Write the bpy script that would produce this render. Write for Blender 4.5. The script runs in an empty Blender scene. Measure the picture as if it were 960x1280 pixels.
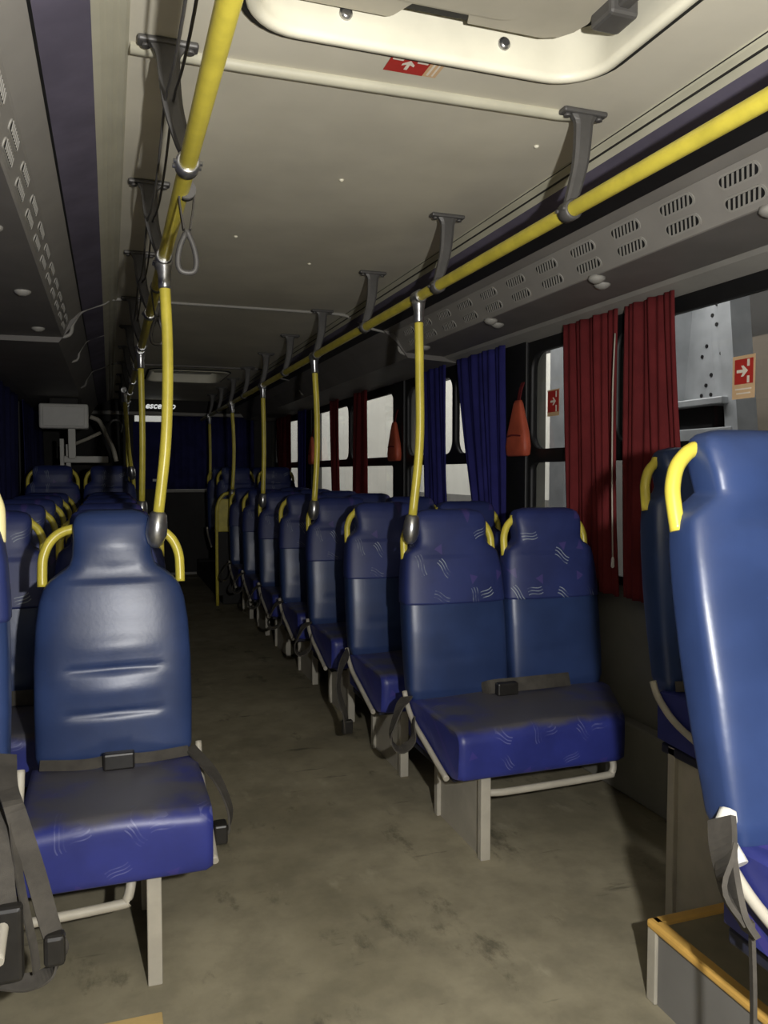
import bpy, bmesh, math, random
from mathutils import Vector, Matrix
random.seed(7)
S = bpy.context.scene
COL = S.collection
PI = math.pi

# ------------------------------------------------------------------ colours and materials
def lin(c):
    out = []
    for v in c:
        v = v / 255.0
        out.append(v / 12.92 if v <= 0.04045 else ((v + 0.055) / 1.055) ** 2.4)
    return (*out, 1.0)

def nodes_of(name):
    m = bpy.data.materials.new(name); m.use_nodes = True
    nt = m.node_tree
    b = nt.nodes['Principled BSDF']
    return m, nt, b

def N(nt, t, **kw):
    n = nt.nodes.new(t)
    for k, v in kw.items():
        setattr(n, k, v)
    return n

def mixc(nt, fac, a, b):
    n = N(nt, 'ShaderNodeMix', data_type='RGBA')
    for sock, v in ((n.inputs[0], fac), (n.inputs[6], a), (n.inputs[7], b)):
        if hasattr(v, 'is_output'):
            nt.links.new(v, sock)
        else:
            sock.default_value = v
    return n.outputs[2]

def mth(nt, op, a, b=None, c=None, clamp=False):
    n = N(nt, 'ShaderNodeMath', operation=op); n.use_clamp = clamp
    for i, v in enumerate((a, b, c)):
        if v is None: continue
        if hasattr(v, 'is_output'):
            nt.links.new(v, n.inputs[i])
        else:
            n.inputs[i].default_value = v
    return n.outputs[0]

def noise(nt, scale, detail=4, rough=0.55, coord='Object', vec=None):
    n = N(nt, 'ShaderNodeTexNoise')
    n.inputs['Scale'].default_value = scale
    n.inputs['Detail'].default_value = detail
    n.inputs['Roughness'].default_value = rough
    if vec is None:
        tc = N(nt, 'ShaderNodeTexCoord'); vec = tc.outputs[coord]
    nt.links.new(vec, n.inputs['Vector'])
    return n.outputs['Fac']

def ramp(nt, v, lo, hi):
    n = N(nt, 'ShaderNodeMapRange'); n.interpolation_type = 'SMOOTHSTEP'
    nt.links.new(v, n.inputs[0])
    n.inputs[1].default_value = lo; n.inputs[2].default_value = hi
    return n.outputs[0]

def bump(nt, b, h, strength, dist=0.01):
    n = N(nt, 'ShaderNodeBump'); n.inputs['Strength'].default_value = strength
    n.inputs['Distance'].default_value = dist
    nt.links.new(h, n.inputs['Height']); nt.links.new(n.outputs[0], b.inputs['Normal'])

def plain(name, col, rough=0.6, metal=0.0, var=0.18, scale=9.0, spec=0.4, bstr=0.0):
    """one colour with worn, slightly uneven patches"""
    m, nt, b = nodes_of(name)
    f = ramp(nt, noise(nt, scale, 5), 0.3, 0.72)
    c = lin(col); d = tuple(x * (1 - var) for x in c[:3]) + (1,)
    nt.links.new(mixc(nt, f, d, c), b.inputs['Base Color'])
    b.inputs['Roughness'].default_value = rough
    b.inputs['Metallic'].default_value = metal
    b.inputs['Specular IOR Level'].default_value = spec
    if bstr:
        bump(nt, b, noise(nt, scale * 30, 2), bstr, 0.003)
    return m

def motif_mask(nt, scale, size, angle_rand=True):
    """scattered small ribbon marks: two or three wavy lines inside an oblong"""
    tc = N(nt, 'ShaderNodeTexCoord')
    sp = N(nt, 'ShaderNodeSeparateXYZ'); nt.links.new(tc.outputs['Object'], sp.inputs[0])
    cb = N(nt, 'ShaderNodeCombineXYZ')
    # wrap the cloth: across = x, down = z + y
    v = mth(nt, 'ADD', sp.outputs[2], mth(nt, 'MULTIPLY', sp.outputs[1], -0.7))
    nt.links.new(sp.outputs[0], cb.inputs[0]); nt.links.new(v, cb.inputs[1])
    vo = N(nt, 'ShaderNodeTexVoronoi', voronoi_dimensions='2D')
    vo.inputs['Scale'].default_value = scale; vo.inputs['Randomness'].default_value = 0.75
    nt.links.new(cb.outputs[0], vo.inputs['Vector'])
    sub = N(nt, 'ShaderNodeVectorMath', operation='SUBTRACT')
    nt.links.new(cb.outputs[0], sub.inputs[0]); nt.links.new(vo.outputs['Position'], sub.inputs[1])
    cs = N(nt, 'ShaderNodeSeparateColor'); nt.links.new(vo.outputs['Color'], cs.inputs[0])
    rot = N(nt, 'ShaderNodeVectorRotate', rotation_type='Z_AXIS')
    nt.links.new(sub.outputs[0], rot.inputs['Vector'])
    nt.links.new(mth(nt, 'MULTIPLY_ADD', cs.outputs[0], 2.2, -0.5), rot.inputs['Angle'])
    l = N(nt, 'ShaderNodeSeparateXYZ'); nt.links.new(rot.outputs[0], l.inputs[0])
    lx, ly = l.outputs[0], l.outputs[1]
    wav = mth(nt, 'ADD', ly, mth(nt, 'MULTIPLY', mth(nt, 'SINE', mth(nt, 'MULTIPLY', lx, 2.6 / size)), size * 0.12))
    strp = mth(nt, 'GREATER_THAN', mth(nt, 'COSINE', mth(nt, 'MULTIPLY', wav, 2 * PI / (size * 0.34))), 0.55)
    inx = mth(nt, 'LESS_THAN', mth(nt, 'ABSOLUTE', lx), size)
    iny = mth(nt, 'LESS_THAN', mth(nt, 'ABSOLUTE', wav), size * 0.46)
    pick = mth(nt, 'GREATER_THAN', cs.outputs[1], 0.48)
    m1 = mth(nt, 'MULTIPLY', mth(nt, 'MULTIPLY', strp, inx), mth(nt, 'MULTIPLY', iny, pick))
    # faint triangles in the other cells
    tri = mth(nt, 'LESS_THAN', mth(nt, 'ADD', mth(nt, 'MULTIPLY', mth(nt, 'ABSOLUTE', lx), 1.7), ly), size * 0.45)
    tri = mth(nt, 'MULTIPLY', tri, mth(nt, 'GREATER_THAN', ly, -size * 0.5))
    tri = mth(nt, 'MULTIPLY', tri, mth(nt, 'LESS_THAN', cs.outputs[1], 0.4))
    return m1, tri

def cloth(name, col, mark, dim, rough, scale, size, dust=None, dust_z=None, mark_amt=0.6, coat=0.0):
    m, nt, b = nodes_of(name)
    c = lin(col)
    f = ramp(nt, noise(nt, 5.0, 5), 0.3, 0.7)
    base = mixc(nt, f, tuple(x * 0.72 for x in c[:3]) + (1,), c)
    m1, tri = motif_mask(nt, scale, size)
    base = mixc(nt, mth(nt, 'MULTIPLY', tri, 0.45), base, lin(dim))
    wear = ramp(nt, noise(nt, 14.0, 3), 0.35, 0.65)
    base = mixc(nt, mth(nt, 'MULTIPLY', m1, mth(nt, 'MULTIPLY', wear, mark_amt)), base, lin(mark))
    if dust:
        tc = N(nt, 'ShaderNodeTexCoord')
        sp = N(nt, 'ShaderNodeSeparateXYZ'); nt.links.new(tc.outputs['Object'], sp.inputs[0])
        g = mth(nt, 'ADD', sp.outputs[2], mth(nt, 'MULTIPLY_ADD', noise(nt, 9.0, 5), 0.05, -0.025))
        base = mixc(nt, mth(nt, 'MULTIPLY', ramp(nt, g, dust_z[0], dust_z[1]), 0.9), base, lin(dust))
    nt.links.new(base, b.inputs['Base Color'])
    b.inputs['Roughness'].default_value = rough
    b.inputs['Coat Weight'].default_value = coat
    b.inputs['Coat Roughness'].default_value = 0.35
    bump(nt, b, noise(nt, 70.0, 3), 0.05, 0.004)
    return m

M = {}
M['ceiling'] = plain('ceiling_liner', (214, 208, 190), 0.55, var=0.16, scale=2.2)
M['trim'] = plain('aged_cream_trim', (190, 186, 166), 0.5, var=0.15, scale=5)
M['navy_strip'] = plain('dark_violet_strip', (106, 100, 118), 0.75, var=0.35, scale=4)
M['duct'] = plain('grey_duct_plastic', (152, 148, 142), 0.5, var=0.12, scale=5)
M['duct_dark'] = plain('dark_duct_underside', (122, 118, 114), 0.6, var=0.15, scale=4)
M['band'] = plain('pale_grey_band', (160, 157, 150), 0.55, var=0.12, scale=6)
M['rubber'] = plain('black_rubber', (24, 24, 25), 0.6, var=0.3)  # also paints the shade in the duct gap and hatch notch
M['black'] = plain('black_frame', (26, 26, 27), 0.5, var=0.3)
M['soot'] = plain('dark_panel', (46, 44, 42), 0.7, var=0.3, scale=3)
M['wall'] = plain('grey_wall_panel', (128, 126, 118), 0.65, var=0.2, scale=3)
M['yellow'] = plain('yellow_enamel', (216, 200, 78), 0.32, var=0.22, scale=14, spec=0.5)
M['pale_yellow'] = plain('worn_pale_yellow', (238, 226, 168), 0.35, var=0.1, scale=14)  # paler yellow paints the flash overexposure on the edge seat handle
M['steel'] = plain('painted_grey_steel', (176, 170, 156), 0.5, var=0.15, scale=12)
M['bracket'] = plain('dark_cast_bracket', (92, 90, 88), 0.5, 0.3, var=0.2, scale=20)
M['chrome'] = plain('dull_chrome', (190, 190, 190), 0.28, 0.9, var=0.3, scale=40)
M['belt'] = plain('dusty_black_webbing', (74, 70, 64), 0.85, var=0.35, scale=25, bstr=0.3)
M['buckle'] = plain('belt_buckle_plastic', (38, 36, 34), 0.4, var=0.3, scale=30)
M['red_fab'] = plain('red_curtain_cloth', (106, 38, 40), 0.9, var=0.3, scale=7, spec=0.15, bstr=0.2)
M['blue_fab'] = plain('blue_curtain_cloth', (48, 48, 112), 0.9, var=0.3, scale=7, spec=0.15, bstr=0.2)
M['navy_fab'] = plain('navy_curtain_cloth', (46, 48, 96), 0.9, var=0.3, scale=7, spec=0.15)
M['pouch'] = plain('faded_red_vinyl', (196, 92, 66), 0.5, var=0.3, scale=10)
M['white'] = plain('off_white_paint', (214, 212, 204), 0.5, var=0.08, scale=3)
M['hatch'] = plain('cream_hatch_plastic', (238, 233, 212), 0.42, var=0.1, scale=8)
M['hatch_grey'] = plain('grey_hatch_cover', (172, 166, 150), 0.5, var=0.1, scale=8)
M['sticker_red'] = plain('sticker_red', (180, 50, 44), 0.5, var=0.12, scale=30)
M['sticker_white'] = plain('sticker_white', (232, 222, 206), 0.5, var=0.1, scale=30)
M['sticker_tan'] = plain('sticker_tan', (214, 180, 140), 0.5, var=0.1, scale=30)
M['tan'] = plain('tan_board', (196, 168, 112), 0.6, var=0.15, scale=9)
M['nosing'] = plain('yellow_step_nosing', (222, 176, 92), 0.45, var=0.22, scale=9)
M['step'] = plain('worn_step_top', (138, 130, 106), 0.7, var=0.3, scale=6)
M['galv'] = plain('galvanised_steel', (172, 174, 176), 0.45, 0.25, var=0.2, scale=7)
M['shade_grey'] = plain('matt_grey_sheet', (120, 118, 114), 0.7, var=0.15, scale=4)
M['olive'] = plain('brown_outer_panel', (92, 84, 74), 0.8, var=0.2, scale=2)
M['hole'] = plain('black_hole', (10, 10, 11), 0.9, var=0.2)
M['grey_box'] = plain('grey_box_plastic', (224, 222, 216), 0.5, var=0.1, scale=6)
M['letters'] = plain('white_lettering', (240, 240, 238), 0.5, var=0.03)
def lit(name, col, e):
    m, nt, b = nodes_of(name)
    b.inputs['Base Color'].default_value = lin(col)
    b.inputs['Emission Color'].default_value = lin(col); b.inputs['Emission Strength'].default_value = e
    return m
M['lit_letters'] = lit('backlit_lettering', (240, 242, 240), .6)  # lettering given a weak emission

M['leather'] = cloth('blue_leatherette', (45, 62, 104), (90, 105, 150), (44, 66, 126), 0.36, 9.0, 0.004, mark_amt=0.0)
M['fabric'] = cloth('patterned_blue_fabric', (42, 53, 106), (150, 160, 168), (84, 66, 130), 0.5, 9.5, 0.032, mark_amt=0.75)
M['seat_cloth'] = cloth('violet_blue_seat_cover', (46, 54, 128), (130, 134, 176), (72, 60, 134), 0.42, 10.5, 0.030,
                        dust=(84, 82, 80), dust_z=(0.438, 0.462), mark_amt=0.42)
M['seat_clean'] = cloth('clean_seat_cover', (44, 50, 118), (130, 134, 176), (72, 60, 134), 0.5, 10.5, 0.030, mark_amt=0.7)
M['shell'] = plain('dark_seat_shell', (34, 36, 52), 0.6, var=0.25, scale=8)

def floor_mat():
    m, nt, b = nodes_of('dirty_bus_flooring')
    n1 = ramp(nt, noise(nt, 1.3, 7, 0.6), 0.34, 0.66)
    n2 = ramp(nt, noise(nt, 7.0, 6, 0.62), 0.36, 0.7)
    c = mixc(nt, n1, lin((130, 123, 102)), lin((158, 150, 127)))
    c = mixc(nt, mth(nt, 'MULTIPLY', n2, 0.45), c, lin((106, 101, 85)))
    # scuffed dark dirt patches
    tc = N(nt, 'ShaderNodeTexCoord')
    mp = N(nt, 'ShaderNodeMapping'); mp.inputs['Scale'].default_value = (3.2, 1.6, 1); mp.inputs['Location'].default_value = (0.7, 0.35, 0)
    nt.links.new(tc.outputs['Object'], mp.inputs[0])
    st = ramp(nt, noise(nt, 1.5, 8, 0.68, vec=mp.outputs[0]), 0.57, 0.7)
    c = mixc(nt, mth(nt, 'MULTIPLY', st, 0.62), c, lin((58, 55, 45)))
    mp2 = N(nt, 'ShaderNodeMapping'); mp2.inputs['Scale'].default_value = (1.0, 4.5, 1); mp2.inputs['Rotation'].default_value = (0, 0, 0.25)
    nt.links.new(tc.outputs['Object'], mp2.inputs[0])
    sc = ramp(nt, noise(nt, 2.6, 6, 0.6, vec=mp2.outputs[0]), 0.64, 0.72)
    c = mixc(nt, mth(nt, 'MULTIPLY', sc, 0.55), c, lin((44, 41, 34)))
    pale = ramp(nt, noise(nt, 2.3, 5, 0.6, vec=mp.outputs[0]), 0.6, 0.8)
    c = mixc(nt, mth(nt, 'MULTIPLY', pale, 0.5), c, lin((186, 178, 154)))
    nt.links.new(c, b.inputs['Base Color'])
    b.inputs['Roughness'].default_value = 0.75
    b.inputs['Specular IOR Level'].default_value = 0.25
    bump(nt, b, noise(nt, 45, 4), 0.15, 0.004)
    return m
M['floor'] = floor_mat()

def glass_mat():
    m, nt, b = nodes_of('window_glass')
    out = nt.nodes['Material Output']
    tr = N(nt, 'ShaderNodeBsdfTransparent'); tr.inputs[0].default_value = (0.86, 0.87, 0.87, 1)
    gl = N(nt, 'ShaderNodeBsdfGlossy'); gl.inputs['Roughness'].default_value = 0.06
    fr = N(nt, 'ShaderNodeFresnel'); fr.inputs['IOR'].default_value = 1.45
    mx = N(nt, 'ShaderNodeMixShader')
    ge = N(nt, 'ShaderNodeNewGeometry')
    nt.links.new(mth(nt, 'MULTIPLY', fr.outputs[0], mth(nt, 'SUBTRACT', 1.0, ge.outputs['Backfacing'])), mx.inputs[0]); nt.links.new(tr.outputs[0], mx.inputs[1]); nt.links.new(gl.outputs[0], mx.inputs[2])
    nt.links.new(mx.outputs[0], out.inputs['Surface'])
    return m
M['glass'] = glass_mat()

# ------------------------------------------------------------------ mesh helpers
def obj(name, bm, mats, parent=None, smooth=False, recalc=True):
    if recalc:
        bmesh.ops.recalc_face_normals(bm, faces=bm.faces)
    me = bpy.data.meshes.new(name); bm.to_mesh(me); bm.free()
    if not isinstance(mats, (list, tuple)): mats = [mats]
    for m in mats: me.materials.append(M[m])
    if smooth:
        for p in me.polygons: p.use_smooth = True
    o = bpy.data.objects.new(name, me); COL.objects.link(o)
    if parent: o.parent = parent
    return o

def thing(name, label, cat, loc=(0, 0, 0), group=None):
    o = bpy.data.objects.new(name, None); COL.objects.link(o)
    o.empty_display_size = 0.1; o.location = loc
    return tag(o, label, cat, group)

def tag(o, label, cat, group=None):
    o['label'] = label; o['category'] = cat
    if group: o['group'] = group
    return o

def struct(name, bm, mats, smooth=False):
    o = obj(name, bm, mats, smooth=smooth); o['kind'] = 'structure'
    return o

def dup(root, loc, label, group=None):
    r = root.copy(); COL.objects.link(r); r.location = loc; r['label'] = label
    if group: r['group'] = group
    for ch in list(root.children):
        c = ch.copy(); COL.objects.link(c); c.parent = r
        for g in list(ch.children):
            d = g.copy(); COL.objects.link(d); d.parent = c
    return r

def box(bm, x0, x1, y0, y1, z0, z1, bev=0.0, seg=2, mi=0):
    r = bmesh.ops.create_cube(bm, size=1)
    vs = r['verts']
    for v in vs:
        v.co = Vector((x0 + (v.co.x + .5) * (x1 - x0), y0 + (v.co.y + .5) * (y1 - y0), z0 + (v.co.z + .5) * (z1 - z0)))
    fs = list({f for v in vs for f in v.link_faces})
    for f in fs: f.material_index = mi
    if bev > 0:
        es = list({e for v in vs for e in v.link_edges})
        r2 = bmesh.ops.bevel(bm, geom=es, offset=bev, segments=seg, profile=0.5, affect='EDGES')
        for f in r2['faces']: f.material_index = mi
    return vs

def B(*a, **k):
    bm = bmesh.new(); box(bm, *a, **k); return bm

def frames(pts):
    pts = [Vector(p) for p in pts]
    tang = []
    for i in range(len(pts)):
        a = pts[max(i - 1, 0)]; b = pts[min(i + 1, len(pts) - 1)]
        tang.append((b - a).normalized())
    t0 = tang[0]
    ref = Vector((0, 0, 1)) if abs(t0.z) < 0.9 else Vector((1, 0, 0))
    n = t0.cross(ref).normalized()
    out = []
    for i, t in enumerate(tang):
        n = (n - t * n.dot(t))
        n = n.normalized() if n.length > 1e-6 else t.orthogonal().normalized()
        out.append((pts[i], t, n, t.cross(n)))
    return out

def smooth_path(pts, n=6):
    pts = [Vector(p) for p in pts]
    if len(pts) < 3: return pts
    out = []
    P = [pts[0] * 2 - pts[1]] + pts + [pts[-1] * 2 - pts[-2]]
    for i in range(1, len(P) - 2):
        for k in range(n):
            t = k / n
            a, b, c, d = P[i - 1], P[i], P[i + 1], P[i + 2]
            out.append(0.5 * ((2 * b) + (c - a) * t + (2 * a - 5 * b + 4 * c - d) * t * t + (3 * b - a - 3 * c + d) * t ** 3))
    out.append(pts[-1])
    return out

def tube(bm, pts, r, seg=12, mi=0, closed=False):
    rr = r if isinstance(r, (list, tuple)) else [r] * len(pts)
    rings = []
    for (p, t, n, b), q in zip(frames(pts), rr):
        rings.append([bm.verts.new(p + (n * math.cos(2 * PI * k / seg) + b * math.sin(2 * PI * k / seg)) * q) for k in range(seg)])
    m = len(rings)
    for i in range(m if closed else m - 1):
        A, Bb = rings[i], rings[(i + 1) % m]
        for k in range(seg):
            f = bm.faces.new((A[k], A[(k + 1) % seg], Bb[(k + 1) % seg], Bb[k])); f.material_index = mi; f.smooth = True
    if not closed:
        for R in (rings[0], rings[-1]):
            f = bm.faces.new(R); f.material_index = mi
    return rings

def TB(pts, r, seg=12, n=6, sm=True):
    bm = bmesh.new(); tube(bm, smooth_path(pts, n) if sm else pts, r, seg); return bm

def ribbon(bm, pts, width, th, wdir, n=6, mi=0):
    """a strap: thin ribbon along pts, its width lying along wdir (vector or list of vectors)"""
    sp = smooth_path(pts, n)
    if isinstance(wdir[0], (int, float)):
        wd = [Vector(wdir)] * len(sp)
    else:
        w2 = smooth_path(wdir, n); wd = [v.normalized() for v in w2]
    rings = []
    for (p, t, _, _), w in zip(frames(sp), wd):
        w = (w - t * w.dot(t)).normalized(); nn = t.cross(w)
        rings.append([bm.verts.new(p + w * a * width / 2 + nn * b * th / 2) for a, b in ((-1, -1), (1, -1), (1, 1), (-1, 1))])
    for A, Bb in zip(rings, rings[1:]):
        for k in range(4):
            f = bm.faces.new((A[k], A[(k + 1) % 4], Bb[(k + 1) % 4], Bb[k])); f.material_index = mi
    bm.faces.new(rings[0]); bm.faces.new(rings[-1])

def prism_xz(bm, prof, y0, y1, mi=0, cap=True):
    """extrude a closed (x,z) outline along Y"""
    a = [bm.verts.new((x, y0, z)) for x, z in prof]; b = [bm.verts.new((x, y1, z)) for x, z in prof]
    n = len(prof)
    for i in range(n):
        f = bm.faces.new((a[i], a[(i + 1) % n], b[(i + 1) % n], b[i])); f.material_index = mi
    if cap:
        for q in (a, b):
            f = bm.faces.new(q); f.material_index = mi

def rrect(x0, x1, y0, y1, r, seg=6):
    out = []
    for cx, cy, a0 in ((x1 - r, y1 - r, 0), (x0 + r, y1 - r, PI / 2), (x0 + r, y0 + r, PI), (x1 - r, y0 + r, 1.5 * PI)):
        for k in range(seg + 1):
            a = a0 + k / seg * PI / 2
            out.append((cx + r * math.cos(a), cy + r * math.sin(a)))
    return out

def plate_with_holes(outer, holes, th):
    """flat plate in XY with round-cornered openings, thickness th in Z (0..th)"""
    cu = bpy.data.curves.new('outline', 'CURVE'); cu.dimensions = '2D'; cu.fill_mode = 'BOTH'; cu.extrude = th / 2
    for poly in [outer] + holes:
        s = cu.splines.new('POLY'); s.points.add(len(poly) - 1); s.use_cyclic_u = True
        for p, q in zip(s.points, poly): p.co = (q[0], q[1], 0, 1)
    o = bpy.data.objects.new('outline', cu); COL.objects.link(o)
    bpy.context.view_layer.update()
    dg = bpy.context.evaluated_depsgraph_get()
    me = bpy.data.meshes.new_from_object(o.evaluated_get(dg))
    bm = bmesh.new(); bm.from_mesh(me)
    bpy.data.objects.remove(o); bpy.data.curves.remove(cu); bpy.data.meshes.remove(me)
    bmesh.ops.remove_doubles(bm, verts=bm.verts, dist=1e-5)
    for v in bm.verts: v.co.z += th / 2
    return bm

def xform(bm, mat):
    bmesh.ops.transform(bm, matrix=mat, verts=bm.verts)
    return bm

YZ = Matrix(((0, 0, 1, 0), (1, 0, 0, 0), (0, 1, 0, 0), (0, 0, 0, 1)))   # plate (x,y,z) -> (z -> X, x -> Y, y -> Z)

# ------------------------------------------------------------------ the bus body
XR, XL = 2.0, -0.80           # side walls
Y0, Y1 = -1.6, 10.55          # front and rear end of the cabin
CZ = 2.2                      # flat ceiling height
CX0, CX1 = 0.05, 1.28         # flat ceiling panel
MID = (XR + XL) / 2

struct('floor', B(XL - .1, XR + .1, Y0, Y1, -0.06, 0), 'floor')

HX0, HX1, HY0, HY1 = 0.275, 1.045, 0.80, 1.635     # near roof hatch opening
GX0, GX1, GY0, GY1 = 0.36, 1.02, 7.25, 8.15        # far roof hatch
bm = plate_with_holes([(CX0, Y0), (CX1, Y0), (CX1, Y1), (CX0, Y1)],
                      [rrect(HX0, HX1, HY0, HY1, .10), rrect(GX0, GX1, GY0, GY1, .1)], 0.012)
xform(bm, Matrix.Translation((0, 0, CZ)))
struct('ceiling', bm, 'ceiling')
struct('ceiling_outer_skin', B(XL - .1, XR + .1, Y0, Y1, 2.36, 2.40), 'soot')

# side coves: ridged cream trim, dark violet strip, black strip painting the shaded gap, all running along the bus
coves = {
    'right': [('trim', [(1.278, 2.2), (1.284, 2.189), (1.290, 2.193), (1.298, 2.186), (1.302, 2.178), (1.307, 2.181), (1.320, 2.165), (1.320, 2.30), (1.278, 2.30)]),
              ('navy_strip', [(1.320, 2.165), (1.44, 2.128), (1.44, 2.14), (1.320, 2.30)]),
              ('rubber', [(1.44, 2.128), (1.503, 2.114), (1.56, 2.30), (1.44, 2.30)])],
    'left': [('trim', [(.052, 2.2), (.045, 2.188), (.032, 2.192), (.020, 2.180), (.008, 2.183), (-.004, 2.172), (-.020, 2.164), (-.020, 2.30), (.052, 2.30)]),
             ('navy_strip', [(-.020, 2.164), (-.118, 2.122), (-.118, 2.135), (-.020, 2.30)]),
             ('rubber', [(-.118, 2.122), (-.124, 2.118), (-.16, 2.30), (-.118, 2.30)])]}
tn = 0
for m in range(3):
    for side in ('right', 'left'):
        tn += 1
        bm = bmesh.new(); prism_xz(bm, coves[side][m][1], Y0, Y1)
        struct('trim_%d' % tn, bm, coves[side][m][0])

bm = bmesh.new()                                             # dark strips painted as shaded grooves between the ridges
for gx, gz in ((1.2815, 2.1955), (1.3015, 2.1795)):
    prism_xz(bm, [(gx - .0015, gz - .0012), (gx + .0015, gz - .0026), (gx + .0015, gz + .02), (gx - .0015, gz + .02)], Y0, Y1)
struct('trim_16', bm, 'soot')

# side walls below and above the windows
def wall_side(name, X, s, wins):
    bm = bmesh.new()
    t = .09 * s
    xa, xb = sorted((X, X + t))
    box(bm, xa, xb, Y0, Y1, 0, .84)
    box(bm, xa, xb, Y0, Y1, 1.955, 2.36)
    ys = [Y0] + [v for w in wins for v in w] + [Y1]
    for i in range(0, len(ys), 2):
        box(bm, xa, xb, ys[i], ys[i + 1], .84, 1.955)
    return struct(name, bm, 'wall')
RW = [(-1.2, 3.58), (3.80, 5.34), (5.56, 8.10), (8.72, 10.1)]
LW = [(-1.0, 1.7), (1.95, 3.5), (3.75, 5.3), (5.55, 8.1), (8.6, 10.0)]
wall_side('wall_right', XR, 1, RW)
wall_side('wall_left', XL, -1, LW)

wn = 0
def window(X, s, a, b, splits):
    """black window frame with a mid rail, round-cornered openings and its panes"""
    global wn
    wn += 1
    holes = []
    ys = [a + .03] + splits + [b - .03]
    for i in range(len(ys) - 1):
        l = ys[i] + (.0 if i == 0 else .018); r = ys[i + 1] - (.0 if i == len(ys) - 2 else .018)
        holes.append(rrect(l, r, 1.414, 1.888, .085, 6))
    holes.append(rrect(a + .03, b - .03, .87, 1.349, .04, 5))
    bm = plate_with_holes([(a - .005, .835), (b + .005, .835), (b + .005, 1.96), (a - .005, 1.96)], holes, .035)
    xform(bm, YZ)
    for v in bm.verts: v.co.x = X + s * (v.co.x - .012)
    w = struct('window_%d' % wn, bm, 'black')
    bm = bmesh.new()
    xa, xb = sorted((X + s * .012, X + s * .017))
    box(bm, xa, xb, a + .005, b - .005, .85, 1.94)
    obj('pane', bm, 'glass', w)
    return w
window(XR, 1, *RW[0], [1.0, 2.86])
window(XR, 1, *RW[1], [4.50])
window(XR, 1, *RW[2], [6.75])
window(XR, 1, *RW[3], [9.4])
for a, b in LW: window(XL, -1, a, b, [(a + b) / 2])

# black window pillars lining the posts on the kerb side, and the black header strip
bm = bmesh.new()
for a, b in ((3.575, 3.805), (5.335, 5.565), (8.095, 8.725)):
    box(bm, XR - .028, XR + .002, a, b, .84, 1.96, .008)
struct('trim_7', bm, 'black')
bm = bmesh.new()
for a, b in ((1.695, 1.955), (3.495, 3.755), (5.295, 5.555), (8.095, 8.605)):
    box(bm, XL - .002, XL + .028, a, b, .84, 1.96, .008)
struct('trim_8', bm, 'black')
# ledge under windows
struct('baseboard_right', B(XR - .06, XR, Y0, Y1, 0, .30, .01), 'wall')
struct('baseboard_left', B(XL, XL + .06, Y0, Y1, 0, .30, .01), 'wall')

# rear wall with its curtained window
bm = bmesh.new()
RY = 10.4
RX0, RX1, RZ0, RZ1 = 0.30, 1.75, 1.12, 2.03
bm2 = plate_with_holes([(XL, 0), (XR, 0), (XR, 2.36), (XL, 2.36)], [rrect(RX0, RX1, RZ0, RZ1, .04)], .06)
xform(bm2, Matrix(((1, 0, 0, 0), (0, 0, 1, RY), (0, 1, 0, 0), (0, 0, 0, 1))))
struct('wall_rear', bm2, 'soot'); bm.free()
bm = B(RX0 - .02, RX1 + .02, RY + .02, RY + .026, RZ0 - .02, RZ1 + .02)
wr = struct('window_%d' % (wn + 1), bm, 'glass')
struct('wall_front', B(XL, XR, Y0 - .05, Y0, 0, 2.36), 'soot')
struct('trim_9', B(.55, 1.32, RY - .03, RY + .005, 1.045, 1.085, .008), 'band')      # pale ledge under rear curtain
struct('trim_10', B(XL + .1, 1.9, RY - .10, RY + .005, 2.00, 2.045, .01), 'duct')      # header rail
struct('trim_11', B(XL, XR, RY - .012, RY + .001, 0.0, .03), 'band')

# cross covers over the ceiling seams
def cove(bm, Y, r, half=False):
    pr = [(1.93, 1.975), (1.64, 1.99), (1.60, 2.05), (1.545, 2.105), (1.42, 2.13), (1.28, 2.19), (1.0, 2.197), (.665, 2.198), (.33, 2.197)]
    pl = [(.05, 2.197), (-.02, 2.168), (-.12, 2.125), (-.165, 2.06), (-.205, 1.99), (-.45, 1.985), (-.74, 1.97)]
    pts = [(x, Y, z) for x, z in (pl[1:] if half else pr + pl)]
    tube(bm, smooth_path(pts, 5), r, 8)
bm = bmesh.new(); tube(bm, [(.055, 1.815, 2.198), (.3, 1.815, 2.197), (1.075, 1.80, 2.197), (1.12, 1.80, 2.199)], .0155, 10)
struct('trim_12', bm, 'trim')
bm = bmesh.new(); cove(bm, 4.42, .010); struct('trim_13', bm, 'band')
bm = bmesh.new(); cove(bm, 5.4, .007, True); struct('trim_15', bm, 'duct')
bm = bmesh.new(); cove(bm, 7.0, .010); struct('trim_14', bm, 'duct_dark')

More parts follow.
